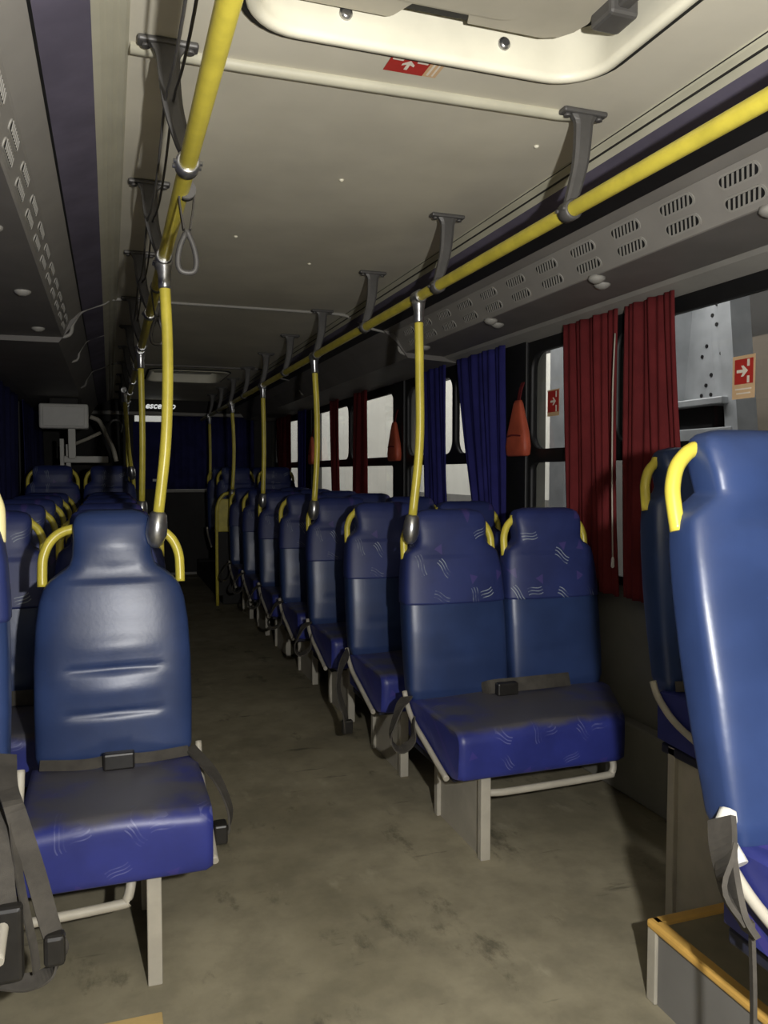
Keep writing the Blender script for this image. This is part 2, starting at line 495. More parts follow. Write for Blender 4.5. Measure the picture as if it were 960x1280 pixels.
# ------------------------------------------------------------------ overhead air ducts
def capsule(bm, c, u, v, n, L, Hh, mi, lift):
    """flat stadium plate centred at c spanned by u (long) and v, raised along n"""
    pts = []
    r = Hh / 2
    for k in range(9):
        a = -PI / 2 + k / 8 * PI
        pts.append((L / 2 - r + r * math.cos(a), r * math.sin(a)))
    for k in range(9):
        a = PI / 2 + k / 8 * PI
        pts.append((-L / 2 + r + r * math.cos(a), r * math.sin(a)))
    top = [bm.verts.new(c + u * a + v * b + n * lift) for a, b in pts]
    bot = [bm.verts.new(c + u * a + v * b - n * .004) for a, b in pts]
    f = bm.faces.new(top); f.material_index = mi
    for i in range(len(pts)):
        j = (i + 1) % len(pts)
        f = bm.faces.new((top[i], top[j], bot[j], bot[i])); f.material_index = mi
def duct(side):
    R = side == 'kerb'
    t = thing('air_duct', ('grey overhead air duct with slotted vents above the red curtains' if R else
                           'grey overhead air duct along the ceiling over the shiny blue seat'), 'air duct', (1.7 if R else -.37, 2.0, 2.0), 'overhead air ducts')
    off = Vector(t.location)
    def add(name, prof, m, y0, y1):
        bm = bmesh.new(); prism_xz(bm, prof, y0, y1)
        xform(bm, Matrix.Translation(-off)); return obj(name, bm, m, t)
    YE = 4.4
    if R:
        add('vent_panel', [(1.503, 2.114), (1.556, 2.107), (1.562, 2.108), (1.636, 1.997), (1.642, 1.995), (1.66, 2.05), (1.58, 2.16), (1.51, 2.16)], 'duct', Y0, YE)
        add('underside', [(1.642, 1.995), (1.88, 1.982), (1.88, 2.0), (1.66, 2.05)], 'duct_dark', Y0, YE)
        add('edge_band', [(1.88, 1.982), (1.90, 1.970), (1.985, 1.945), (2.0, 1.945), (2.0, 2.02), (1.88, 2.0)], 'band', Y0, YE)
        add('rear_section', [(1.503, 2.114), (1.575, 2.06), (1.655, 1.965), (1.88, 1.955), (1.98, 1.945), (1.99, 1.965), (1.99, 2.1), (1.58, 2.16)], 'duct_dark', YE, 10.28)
        a, b = Vector((1.562, 0, 2.108)), Vector((1.636, 0, 1.997))
    else:
        add('vent_panel', [(-.124, 2.119), (-.178, 2.068), (-.182, 2.062), (-.212, 1.986), (-.218, 1.983), (-.24, 2.05), (-.16, 2.16)], 'duct', Y0, YE)
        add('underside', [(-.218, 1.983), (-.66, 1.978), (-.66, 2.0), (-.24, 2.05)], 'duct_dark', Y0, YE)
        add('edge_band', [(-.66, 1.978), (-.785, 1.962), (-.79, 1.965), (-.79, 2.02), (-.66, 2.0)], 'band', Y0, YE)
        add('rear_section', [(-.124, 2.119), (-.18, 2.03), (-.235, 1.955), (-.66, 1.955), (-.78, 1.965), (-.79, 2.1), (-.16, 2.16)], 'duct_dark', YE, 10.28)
        a, b = Vector((-.182, 0, 2.062)), Vector((-.212, 0, 1.986))
    # slotted vents in pairs
    v = (b - a).normalized(); u = Vector((0, 1, 0)); H = (b - a).length
    n = u.cross(v); n = n if n.z < 0 else -n
    k0 = H / .133
    Y = .50
    while Y < 4.3:
        bm = bmesh.new()
        for row in (0, 1):
            c = a + v * (H * (.25 + .46 * row)) + Vector((0, Y + .012 * row, 0)) - off
            capsule(bm, c, u, v, n, .150, .042 * k0, 0, .003)
            capsule(bm, c, u, v, n, .136, .030 * k0, 1, .0036)
            for k in range(7):
                cc = c + u * (-.054 + .018 * k)
                d = (u * .008 + v * .0145 * k0)
                q = [cc - d - u * .0034, cc - d + u * .0034, cc + d + u * .0034, cc + d - u * .0034]
                tp = [bm.verts.new(p + n * .0062) for p in q]; bt = [bm.verts.new(p + n * .002) for p in q]
                bm.faces.new(tp).material_index = 0
                for i in range(4):
                    bm.faces.new((tp[i], tp[(i + 1) % 4], bt[(i + 1) % 4], bt[i])).material_index = 0
        obj('vent', bm, ['band', 'hole'], t)
        Y += .246
    # small round nozzles on the underside
    for (lx, ly) in ((1.70, 1.62), (1.66, 1.70), (1.655, 2.49), (1.725, 2.56), (1.655, 3.33), (1.725, 3.40), (1.66, 4.15)):
        bm = bmesh.new()
        x = lx if R else -.29 - (lx - 1.65) * 2; z = 1.998 if R else 1.99
        tube(bm, [(x, ly, z), (x, ly, z - .013), (x, ly, z - .02), (x, ly, z - .026)], [.030, .030, .022, .010], 16)
        xform(bm, Matrix.Translation(-off)); obj('air_nozzle', bm, 'band', t)
    return t
duct('kerb'); duct('road')

# ------------------------------------------------------------------ roof hatches
def loft(bm, rings, mi=0, smooth=True):
    for A, Bb in zip(rings, rings[1:]):
        n = len(A)
        for i in range(n):
            f = bm.faces.new((A[i], A[(i + 1) % n], Bb[(i + 1) % n], Bb[i])); f.material_index = mi; f.smooth = smooth
def ring(bm, x0, x1, y0, y1, r, z, seg=8):
    return [bm.verts.new((x, y, z)) for x, y in rrect(x0, x1, y0, y1, r, seg)]
def hatch(x0, x1, y0, y1, label, detail):
    t = thing('roof_hatch', label, 'roof hatch', ((x0 + x1) / 2, (y0 + y1) / 2, CZ), 'roof hatches')
    off = Matrix.Translation(-Vector(t.location))
    bm = bmesh.new()
    loft(bm, [ring(bm, x0 - d, x1 + d, y0 - d, y1 + d, .10 + d, z) for d, z in
              ((.022, 2.201), (.022, 2.192), (.014, 2.184), (.002, 2.183), (-.006, 2.188), (-.007, 2.20), (.002, 2.285), (.002, 2.30))])
    obj('hatch_frame', xform(bm, off), 'hatch', t)
    bm = bmesh.new()
    loft(bm, [ring(bm, x0 - d, x1 + d, y0 - d, y1 + d, .10 + d, z) for d, z in ((.034, 2.2005), (.034, 2.193), (.020, 2.190))])
    obj('seal', xform(bm, off), 'rubber', t)
    obj('backing', xform(B(x0 - .0, x1 + .0, y0, y1, 2.296, 2.31), off), 'rubber', t)
    if detail:
        # grey inner cover with a notch, a tab and a shallow boss
        q = [(.30, .88), (.965, .88), (.965, 1.50), (.955, 1.535), (.935, 1.562), (.90, 1.577), (.725, 1.577), (.715, 1.548), (.59, 1.548), (.567, 1.600), (.555, 1.607), (.34, 1.607), (.31, 1.59), (.30, 1.56)]
        bm = plate_with_holes(q, [], .014)
        xform(bm, off @ Matrix.Translation((0, 0, 2.240))); obj('hatch_cover', bm, 'hatch_grey', t)
        bm = plate_with_holes(rrect(.37, .835, .95, 1.535, .07), [], .008)
        xform(bm, off @ Matrix.Translation((0, 0, 2.234))); obj('cover_boss', bm, 'hatch_grey', t)
        obj('slot', xform(B(.575, .728, 1.50, 1.579, 2.247, 2.253), off), 'rubber', t)  # black plate stands in for the shade in the notch
        for bx in (.475, .838):
            bm = bmesh.new()
            tube(bm, [(bx, y1 + .008, 2.243), (bx, y1 - .009, 2.243), (bx, y1 - .014, 2.243)], [.014, .014, .008], 14)
            obj('bolt', xform(bm, off), 'chrome', t)
        bm = bmesh.new(); box(bm, .955, 1.022, 1.40, 1.475, 2.212, 2.252, .008)
        box(bm, .972, 1.0, 1.25, 1.42, 2.225, 2.245, .005)
        obj('latch', xform(bm, off), 'bracket', t)
    else:
        obj('hatch_cover', xform(B(x0 + .06, x1 - .06, y0 + .06, y1 - .06, 2.26, 2.28, .01), off), 'white', t)
    return t
hatch(HX0, HX1, HY0, HY1, 'open cream framed roof hatch in the ceiling, nearest the camera', True)
hatch(GX0, GX1, GY0, GY1, 'dim far roof hatch near the dark rear end of the ceiling', False)

# small ceiling rivets
for x, y in ((.69, 2.42), (1.09, 2.62), (.47, 3.12), (.83, 3.42), (1.13, 2.0)):
    bm = bmesh.new(); tube(bm, [(x, y, 2.2), (x, y, 2.197), (x, y, 2.194)], [.008, .007, .003], 10)
    tag(obj('ceiling_rivet', bm, 'hatch'), 'tiny pale rivet head in the flat ceiling panel between the yellow rails', 'rivet', 'ceiling rivets')

# ------------------------------------------------------------------ emergency stickers
def sticker(name, label, o, u, v, n, w, h, panels, arrow_dir, group):
    """flat printed label: o corner, u across, v down"""
    o, u, v, n = map(Vector, (o, u, v, n))
    t = thing(name, label, 'sticker', tuple(o), group)
    def quad(bm, a0, a1, b0, b1, lift):
        vs = [bm.verts.new(u * a * w + v * b * h + n * l) for l in (0, lift) for a, b in ((a0, b0), (a1, b0), (a1, b1), (a0, b1))]
        bm.faces.new(vs[4:]); bm.faces.new(vs[:4])
        for i in range(4): bm.faces.new((vs[i], vs[(i + 1) % 4], vs[4 + (i + 1) % 4], vs[4 + i]))
    bm = bmesh.new(); quad(bm, 0, 1, 0, 1, .0006); obj('backing', bm, panels[0], t)
    bm = bmesh.new(); quad(bm, *panels[1], .0010); obj('red_field', bm, 'sticker_red', t)
    bm = bmesh.new()
    c0, c1 = panels[2]
    s = panels[3]
    poly = [(-.5, -.1), (.05, -.1), (-.12, -.36), (.1, -.36), (.5, 0), (.1, .36), (-.12, .36), (.05, .1), (-.5, .1)]
    ca, sa = math.cos(arrow_dir), math.sin(arrow_dir)
    vs = [[], []]
    for a, b in poly:
        x, y = (a * ca - b * sa) * s, (a * sa + b * ca) * s
        p = u * (c0 * w + x) + v * (c1 * h + y)
        vs[0].append(bm.verts.new(p + n * .0016)); vs[1].append(bm.verts.new(p))
    bm.faces.new(vs[0])
    for q in panels[4]: quad(bm, *q, .0016)
    obj('arrow_print', bm, 'sticker_white', t)
    return t
GS = 'red emergency exit stickers'
sticker('emergency_sticker', 'red sticker with white arrow on the ceiling under the roof hatch', (.592, 1.664, 2.1995), (1, 0, 0), (0, 1, 0), (0, 0, -1), .125, .072,
        ['sticker_tan', (0, .74, 0, 1), (.37, .5), .040, [(.04, .24, .20, .30), (.5, .7, .20, .30), (.80, .84, .1, .9), (.9, .93, .1, .9)]], -PI / 2, GS)
sticker('emergency_sticker', 'red arrow sticker on the window glass above the tall front seat', (1.986, 2.183, 1.685), (0, -1, 0), (0, 0, -1), (-1, 0, 0), .100, .142,
        ['sticker_tan', (.10, .92, .08, .66), (.45, .36), .050, [(.66, .76, .10, .26), (.66, .76, .48, .64), (.15, .85, .76, .79), (.2, .8, .86, .89)]], 0, GS)
sticker('emergency_sticker', 'red arrow sticker on the glass between black window pillar and first red curtain', (1.986, 3.385, 1.690), (0, -1, 0), (0, 0, -1), (-1, 0, 0), .105, .125,
        ['sticker_tan', (.04, .96, .05, .85), (.5, .45), .050, [(.70, .80, .08, .3), (.70, .80, .6, .84)]], 0, GS)

# ------------------------------------------------------------------ grab rails, brackets, poles
XRAIL_R, XRAIL_L, ZRAIL, RRAIL = 1.095, 0.166, 1.95, .0185
def rail(X, label):
    t = thing('grab_rail', label, 'grab rail', (X, 1.8, ZRAIL), 'overhead yellow grab rails')
    bm = bmesh.new(); tube(bm, [(0, Y - 1.8, 0) for Y in (-1.4, 0, 2, 4, 6, 8, 10.2)], RRAIL, 16); obj('rail_tube', bm, 'yellow', t)
    return t
rr = rail(XRAIL_R, 'yellow overhead grab rail beside the slotted air vents')
rl = rail(XRAIL_L, 'yellow overhead grab rail hanging over the shiny blue aisle seat')
YB = [1.77, 2.62, 3.46, 4.36, 5.2, 6.05, 6.9, 7.75, 8.6, 9.4]
def bracket(R):
    sx = 1 if R else -1
    t = thing('rail_bracket', '', 'bracket', (0, 0, ZRAIL), 'kerb side rail brackets' if R else 'road side rail brackets')
    dx = .036 * sx
    bm = bmesh.new()
    box(bm, dx - .062, dx + .062, -.017, .017, .236, .249, .005)
    for k in (-.045, .045): tube(bm, [(dx + k, 0, .237), (dx + k, 0, .229)], .009, 8)
    obj('ceiling_plate', bm, 'bracket', t)
    bm = bmesh.new()
    path = [(dx, 0, .24), (dx, 0, .20), (dx * .8, 0, .12), (dx * .3, 0, .05), (0, 0, .018)]
    sp = smooth_path(path, 4); n = len(sp)
    rings = []
    for i, p in enumerate(sp):
        k = i / (n - 1); w = .026 - .011 * k; d = .011
        if k < .15: w += .012 * (1 - k / .15)
        rings.append([bm.verts.new(p + Vector((a * w, b * d, 0))) for a, b in ((-1, -.6), (-.6, -1), (.6, -1), (1, -.6), (1, .6), (.6, 1), (-.6, 1), (-1, .6))])
    for A, Bb in zip(rings, rings[1:]):
        for i in range(8): bm.faces.new((A[i], A[(i + 1) % 8], Bb[(i + 1) % 8], Bb[i]))
    bm.faces.new(rings[0]); bm.faces.new(rings[-1])
    obj('arm', bm, 'bracket', t)
    bm = bmesh.new()
    tube(bm, [(0, y, 0) for y in (-.021, -.018, .018, .021)], [.021, .0255, .0255, .021], 16)
    for y in (-.014, .014): tube(bm, [(-.030, y, 0), (.030, y, 0)], .005, 8)
    obj('collar', bm, 'chrome' if not R else 'bracket', t)
    return t
ORD = ['first', 'second', 'third', 'fourth', 'fifth', 'sixth', 'seventh', 'eighth', 'ninth', 'tenth', 'eleventh', 'twelfth', 'thirteenth']
for R, X, side in ((True, XRAIL_R, 'beside the air vents'), (False, XRAIL_L, 'over the shiny blue seat')):
    p = None; k = 0
    for Y in YB:
        if Y < 1.5: continue                                    # the nearer ones are outside the photograph
        lab = 'dark ceiling bracket, %s from the camera on the rail %s' % (ORD[k], side)
        if p is None:
            p = bracket(R); p.location = (X, Y, ZRAIL); p['label'] = lab
        else: dup(p, (X, Y, ZRAIL), lab)
        k += 1

def pole(name_label, pts, joint_top=True):
    """vertical pole: pts from the rail down to the seat clamp"""
    base = Vector(pts[-1])
    t = thing('grab_pole', name_label, 'grab pole', tuple(base), 'vertical yellow grab poles')
    L = [Vector(p) - base for p in pts]
    bm = bmesh.new(); tube(bm, smooth_path(L, 6), .0165, 14); obj('pole_tube', bm, 'yellow', t)
    top = L[0]
    d = (L[1] - L[0]).normalized()
    bm = bmesh.new()
    tube(bm, [top - d * .045, top - d * .03, top - d * .005, top + d * .03, top + d * .036], [.026, .024, .019, .0195, .017], 14)
    tube(bm, [top - d * .058 + Vector((0, y, 0)) for y in (-.03, -.026, .026, .03)], [.021, .025, .025, .021], 14)
    obj('top_joint', bm, 'chrome', t)
    bm = bmesh.new()
    e = (L[-1] - L[-2]).normalized()
    tube(bm, [-e * .02, -e * .012, e * .02, e * .05, e * .078, e * .09], [.019, .026, .031, .032, .022, .009], 14)
    obj('seat_clamp', bm, 'chrome', t)
    return t
ZT = ZRAIL - .06
for k, (Y, xb) in enumerate(((2.80, 1.07), (4.40, 1.09), (6.0, 1.09), (7.60, 1.09), (9.40, 1.09))):
    sw = .012 if k % 2 else .004
    pole('yellow vertical pole, %s from the camera along the rail by the air vents' % ORD[k],
         [(XRAIL_R, Y, ZT), (XRAIL_R + sw, Y, 1.65), (XRAIL_R + sw, Y, 1.4), (xb, Y, 1.12)])
pole('bowed yellow vertical pole clamped to the shiny blue aisle seat', [(XRAIL_L, 2.54, ZT), (.172, 2.53, 1.66), (.163, 2.52, 1.40), (.136, 2.52, 1.16)])
pole('second straight yellow pole behind the bowed pole on the aisle', [(XRAIL_L, 4.5, ZT), (.17, 4.52, 1.5), (.163, 4.55, 1.125)])
pole('third dim slanting pole far behind the bowed pole', [(.12, 6.70, ZT), (.145, 6.72, 1.5), (.165, 6.75, 1.17 + .16)])
pole('fourth dim pole at the far end behind the straight pole', [(XRAIL_L, 8.2, ZT), (.167, 8.2, 1.5), (.16, 8.2, .02)])

# hand straps and the bell cord beside the road side rail
def hand_strap(x, y, zt, L, label):
    t = thing('hand_strap', label, 'hand strap', (x, y, zt), 'hanging hand straps')
    bm = bmesh.new(); tube(bm, [(0, -.012, 0), (0, .012, 0)], .0215, 14); obj('strap_collar', bm, 'bracket', t)
    bm = bmesh.new()
    for s in (-1, 1): ribbon(bm, [(s * .018, 0, -.01), (s * .014, 0, -L * .3), (s * .007, 0, -L * .6)], .022, .004, (0, 1, 0))
    obj('strap', bm, 'belt', t)
    bm = bmesh.new()
    c = -L * .6
    pts = [(0, 0, c), (.016, .0, c - .04), (.021, 0, c - .075), (.013, 0, c - .095), (-.013, 0, c - .095), (-.021, 0, c - .075), (-.016, 0, c - .04)]
    sp = smooth_path(pts + [pts[0]], 5)[:-1]
    tube(bm, sp, .0065, 8, closed=True)
    obj('strap_handle', bm, 'bracket', t)
hand_strap(XRAIL_L + .012, 1.93, ZRAIL, .15, 'grey hand strap loop hanging just behind the chrome rail collar')
hand_strap(XRAIL_L, 2.95, ZRAIL, .17, 'dark hand strap hanging beyond the bowed pole joint')
bm = bmesh.new()
for dx in (0, .016):
    pts = []
    yb = [.2, .88, 1.77, 2.62, 3.46, 4.36]
    for a, b in zip(yb, yb[1:]):
        for k in range(4):
            q = k / 4; pts.append((.122 + dx, a + (b - a) * q, 2.075 - .05 * math.sin(PI * q)))
    tube(bm, smooth_path(pts, 3), .003, 6)
tag(obj('bell_cord', bm, 'bracket'), 'thin twin bell cord sagging along the ceiling brackets by the yellow rail', 'cord')

# ------------------------------------------------------------------ seats
def interp(pts, z):
    for (a, b), (c, d) in zip(pts, pts[1:]):
        if a <= z <= c:
            t = (z - a) / (c - a)
            return b + (d - b) * t
    return pts[0][1] if z < pts[0][0] else pts[-1][1]

def back_pad(z0, z1, hw, hh, top, tilt, creases, infl=0.0, bulge=.014):
    """upholstered back between heights z0..z1; hw = half width, hh = headrest half width"""
    if hh > .12:
        W = [(.42, hw * .80), (.445, hw * .93), (.48, hw * .985), (.60, hw), (.74, hw), (.85, hw * .985), (.93, hw * .955), (.965, hw * .93), (.99, hw * .90), (1.005, hw * .83),
             (1.018, hw * .72), (1.035, hh * .96), (1.07, hh * .98), (1.10, hh), (top - .035, hh * .99), (top - .018, hh * .94), (top - .006, hh * .84), (top, hh * .62)]
    else: W = [(.42, hw * .80), (.445, hw * .93), (.48, hw * .985), (.60, hw), (.74, hw), (.85, hw * .975), (.92, hw * .93), (.955, hw * .88), (.98, hw * .80),
         (1.0, hw * .69 if hh < .12 else hw * .80), (1.02, (hh + hw * .62) / 2), (1.045, hh + .004), (1.09, hh), (top - .04, hh), (top - .018, hh * .93), (top - .006, hh * .80), (top, hh * .55)]
    T = [(.42, .022), (.445, .040), (.48, .050), (.70, .056), (.90, .052), (1.02, .046), (1.08, .050), (top - .04, .045), (top - .015, .035), (top, .012)]
    bm = bmesh.new(); rings = []
    n = max(6, int((z1 - z0) / .0085)); seg = 44
    for i in range(n + 1):
        z = z0 + (z1 - z0) * i / n
        w = interp(W, z) + infl; th = interp(T, z) + infl
        rg = []
        for k in range(seg):
            a = 2 * PI * k / seg
            c, s = math.cos(a), math.sin(a)
            e = .34
            x = w * math.copysign(abs(c) ** e, c); y = th * math.copysign(abs(s) ** e, s)
            if y < 0:
                u = x / max(w, 1e-4)
                y -= bulge * (1 - u * u) * min(1, (z - .42) / .15) * (1 if z < .98 else .6)
                for zc, d, wd in creases:
                    y += d * math.exp(-((z - zc) / wd) ** 2) * max(0, 1 - (abs(u) / .54) ** 4)
            rg.append(bm.verts.new((x, y + th * .0 + (z - .45) * math.tan(tilt), z)))
        rings.append(rg)
    loft(bm, rings)
    bm.faces.new(rings[0]); bm.faces.new(rings[-1])
    return bm

def cushion_pad(x0, x1, taper, y0=-.42, y1=.05, zt=.455, zb=.285):
    """seat base: thick pad with rounded nose, optional clipped window corner"""
    bm = bmesh.new()
    prof = [(y1, zb + .02), (y1, zt - .02), (y1 - .03, zt), (-.2, zt + .003), (y0 + .06, zt + .006), (y0 + .022, zt + .001), (y0 + .004, zt - .018), (y0, zt - .05),
            (y0 + .006, zb + .03), (y0 + .018, zb + .008), (y0 + .05, zb)]
    prof = [(p.x, p.y) for p in smooth_path([Vector((a, b, 0)) for a, b in prof], 3)]
    cx = (x0 + x1) / 2; cz = (zt + zb) / 2
    m = 26; rings = []
    for i in range(m + 1):
        u = -1 + 2 * i / m
        edge = 1 - abs(u)
        k = 1.0 if edge > .09 else 1 - .09 * (1 - edge / .09) ** 2.2
        rg = []
        for y, z in prof:
            f = (y1 - y) / (y1 - y0)
            xb = x1 - taper * max(0, f - .15) / .85
            x = x0 + (xb - x0) * (u + 1) / 2
            yc = (y0 + y1) / 2
            zz = cz + (z - cz) * k
            if z > cz: zz += .006 * math.cos(PI * u) * (1 if edge > .05 else 0)
            rg.append(bm.verts.new((x, yc + (y - yc) * (1 - (1 - k) * .25), zz)))
        rings.append(rg)
    loft(bm, rings)
    bm.faces.new(rings[0]); bm.faces.new(rings[-1])
    return bm

def crease(zs): return [(z, d, w) for z, d, w in zs]

def make_seat(label, group, side=1, style='fabric', n=2, zlift=0.0, tilt=8, legx=None, floor_z=0.0, sp=.215, hw=.208, hh=None, bench=True, taper=0.0,
              belts='row', name='double_seat', pale=False, legy=-.36, bulge=.014):
    """passenger seat facing -Y. Root at floor under the front foot of the backrest; aisle side is -X for side=1"""
    t = thing(name, label, 'bus seat', (0, 0, 0), group)
    tl = math.radians(tilt)
    hh = hh or (.112 if style == 'leather' else .145)
    top = 1.185 if style == 'leather' else 1.155
    up = Matrix.Translation((0, 0, zlift))
    xs = [-sp * side, sp * side] if n == 2 else [0]
    for i, cx in enumerate(xs):
        mv = Matrix.Translation((cx, .055, 0)) @ up
        if style != 'fabric':
            obj('backrest', xform(back_pad(.42, top, hw, hh, top, tl, [(.99, .006, .03)] if style == 'plain' else [(.725, .016, .010), (.60, .014, .009), (.79, -.008, .03), (.665, -.009, .03), (1.0, .006, .025), (1.10, -.005, .04)]), mv), 'leather', t)
        elif style == 'fabric':
            obj('backrest', xform(back_pad(.42, .84, hw, hh, top, tl, [(.60, .006, .02)]), mv), 'leather', t)
            cv = obj('headrest_cover', xform(back_pad(.80, top, hw, hh, top, tl, [], infl=.004), mv), 'fabric', t)
        # side handles bridging shoulder and headrest
        for s in (-1, 1):
            a = hw * .895
            P = [(a, .965), (a, 1.01), (a * .985, 1.045), (a * .90, 1.083), (a * .76, 1.108), (hh - .01, 1.120)] if hh > .12 else [(a, .96), (a, 1.0), (a * .985, 1.045), (a * .90, 1.088), (a * .74, 1.118), (hh - .01, 1.132)]
            pts = [(s * x, (z - .45) * math.tan(tl) + .012, z) for x, z in P]
            bm = TB(pts, .0145, 12, 5)
            obj('handle', xform(bm, mv), 'pale_yellow' if pale else 'yellow', t)
        # rear shell of the back
        bm = bmesh.new()
        q = [(-hw * .86, .50), (hw * .86, .50), (hw * .9, .9), (hw * .6, .97), (-hw * .6, .97), (-hw * .9, .9)]
        A = [bm.verts.new((x, .045 + (z - .45) * math.tan(tl), z)) for x, z in q]; Bv = [bm.verts.new((x * .94, .066 + (z - .45) * math.tan(tl), z)) for x, z in q]
        bm.faces.new(A); bm.faces.new(Bv)
        for k in range(6): bm.faces.new((A[k], A[(k + 1) % 6], Bv[(k + 1) % 6], Bv[k]))
        obj('back_shell', xform(bm, mv), 'shell', t)
    xe = sp + hw if n == 2 else hw + .01
    if bench and n == 2:
        a, b = -xe, xe - .01
        bm = cushion_pad(a + .005, b, taper)
        if side < 0: xform(bm, Matrix.Scale(-1, 4, (1, 0, 0)))
        obj('seat_cushion', xform(bm, up), 'seat_clean' if zlift else 'seat_cloth', t)
    else:
        for cx in xs:
            obj('seat_cushion', xform(cushion_pad(cx - hw - .006, cx + hw + .006, .0), up), 'seat_clean' if zlift else 'seat_cloth', t)
    # pedestal: thin upright plate with turned flanges
    lx = legx if legx is not None else (-.30 * side)
    zl = .29 + zlift
    bm = bmesh.new()
    box(bm, lx - .005, lx + .005, legy, .02, floor_z, zl)
    box(bm, lx - .018, lx + .018, legy - .014, legy + .014, floor_z, zl, .003)
    box(bm, lx - .020, lx + .020, .0, .03, floor_z, zl, .003)
    obj('leg', bm, 'steel', t)
    # seat pan frame and the round cross tube running to the side wall
    bm = bmesh.new()
    r = .40 if n == 2 else .19
    box(bm, -r, (r - taper) if side > 0 else r, -.33, .06, .262, .292, .006)
    obj('seat_pan', xform(bm, up), 'shell', t)
    w = .205 if taper else xe - .04
    pts = [(lx + .015 * side, -.36, .225), (lx + .1 * side, -.372, .226), (side * (w - .05), -.372, .232), (side * (w - .012), -.370, .24), (side * w, -.36, .27), (side * w, -.33, .29)]
    if n == 1: pts = [(.03 * side * -1, -.33, .29), (.03 * side * -1, -.36, .27), (.02 * side * -1, -.370, .235), (0, -.372, .225), (side * .25, -.372, .215), (side * .50, -.372, .21)]
    if n == 2 or belts == 'side': obj('cross_tube', xform(TB(pts, .0125, 10, 5), up), 'steel', t)
    # bent steel side rail along the aisle edge of the cushion
    ex = -side * (xe + .008)
    pts = [(ex, .055, .475), (ex, .03, .435), (ex, -.04, .385), (ex, -.16, .345), (ex, -.28, .305), (ex, -.345, .285)]
    obj('side_rail', xform(TB(pts, [.010] * 26, 10, 5), up), 'steel', t)
    # lap belt lying across the joint of back and cushion
    bm = bmesh.new()
    if n == 2 and bench:
        ribbon(bm, [(xs[0] * .62, .0, .470), (xs[0] * .5, -.045, .490), (0, -.058, .494), (xs[1] * .5, -.05, .492), (xs[1] * 1.15, .0, .478)], .052, .006, (0, .35, 1))
    else:
      for cx in xs:
        ribbon(bm, [(cx - hw * .92, .0, .470), (cx - hw * .4, -.045, .475), (cx, -.06, .486), (cx + hw * .4, -.05, .478), (cx + hw * .92, .0, .468)], .030, .004, (0, .35, 1))
    lap = obj('lap_belt', xform(bm, up), 'belt', t)
    bm = bmesh.new()
    bx = xs[0] * .35 if n == 2 and bench else xs[0]
    box(bm, bx - .035, bx + .05, -.088, -.055, .462, .510, .006)
    obj('buckle', xform(bm, up), 'buckle', lap)
    # loose belt end drooping past the aisle edge
    bm = bmesh.new()
    hx = -side * (xe + .035)
    s = -side
    if belts == 'row':
        ribbon(bm, [(ex, .03, .46), (ex + s * .05, -.02, .43), (ex + s * .10, -.08, .36), (ex + s * .085, -.12, .318), (ex + s * .03, -.10, .34), (ex + s * .005, -.05, .40)], .05, .005, (.25, 1, .2))
        obj('loose_belt', xform(bm, up), 'belt', t)
    elif belts == 'long':
        ribbon(bm, [(ex, .03, .46), (ex + s * .06, -.06, .42), (ex + s * .085, -.1, .33), (ex + s * .06, -.12, .22), (ex + s * .05, -.12, .135)], .048, .005, (.6, .8, 0))
        lb = obj('loose_belt', xform(bm, up), 'belt', t)
        bm = bmesh.new(); box(bm, ex + s * .05 - .024, ex + s * .05 + .024, -.135, -.105, .13, .19, .005)
        obj('buckle', xform(bm, up), 'buckle', lb)
    elif belts == 'side':
        ribbon(bm, [(ex - s * .03, .03, .47), (ex + s * .03, -.10, .42), (ex + s * .062, -.16, .35), (ex + s * .056, -.19, .30), (ex + s * .025, -.20, .285)], .045, .006, (.3, 1, .1))
        lb = obj('loose_belt', xform(bm, up), 'belt', t)
        bm = bmesh.new(); box(bm, ex + s * .012, ex + s * .05, -.23, -.18, .27, .325, .006)
        obj('buckle', xform(bm, up), 'buckle', lb)
    elif belts == 'near':
        ribbon(bm, [(ex + s * .01, .03, .50), (ex + s * .03, -.0, .45), (ex + s * .035, -.03, .39), (ex + s * .02, -.05, .35)], .06, .010, (.2, 1, .1))
        ribbon(bm, [(ex + s * .02, -.0, .47), (ex + s * .05, -.02, .42), (ex + s * .025, -.04, .37)], .05, .008, (.5, .8, .1))
        ribbon(bm, [(ex + s * .02, -.05, .37), (ex + s * .022, -.06, .25), (ex + s * .02, -.06, .10), (ex + s * .02, -.06, -.06)], .014, .006, (.4, 1, 0))
        obj('loose_belt', xform(bm, up), 'belt', t)
        bm = TB([(ex - s * .02, .045, .50), (ex + s * .005, .03, .47), (ex + s * .005, -.005, .435)], .017, 10)
        obj('hinge_cap', xform(bm, up), 'white', t)
    return t

XC_R = 1.47
GR = 'double seats under the curtains'
first = make_seat('blue double seat with patterned upper backs below the red curtains, nearest full row', GR, belts='row', taper=.20)
first.location = (XC_R, 2.74, 0)
proto = make_seat('blue double seat directly behind the first row, long belt end hanging into the aisle', GR, belts='long')
proto.location = (XC_R, 3.52, 0)
RY0 = [4.31, 5.09, 5.87, 6.65, 7.42]
proto3 = make_seat('blue double seat, third row back on the side of the curtained windows', GR, belts='row')
proto3.location = (XC_R, RY0[0], 0)
for k, Y in enumerate(RY0):
    if k: dup(proto3, (XC_R, Y, 0), 'blue double seat, %s row back on the side of the curtained windows' % ORD[k + 2])
raised = make_seat('tall blue double seat on the raised rear platform, heads showing above the row', 'raised rear seats', zlift=.2, floor_z=.2, belts='none')
raised.location = (XC_R, 8.35, 0)
dup(raised, (XC_R, 9.2, 0), 'blue double seat at the dark rear end of the curtained side, last row')

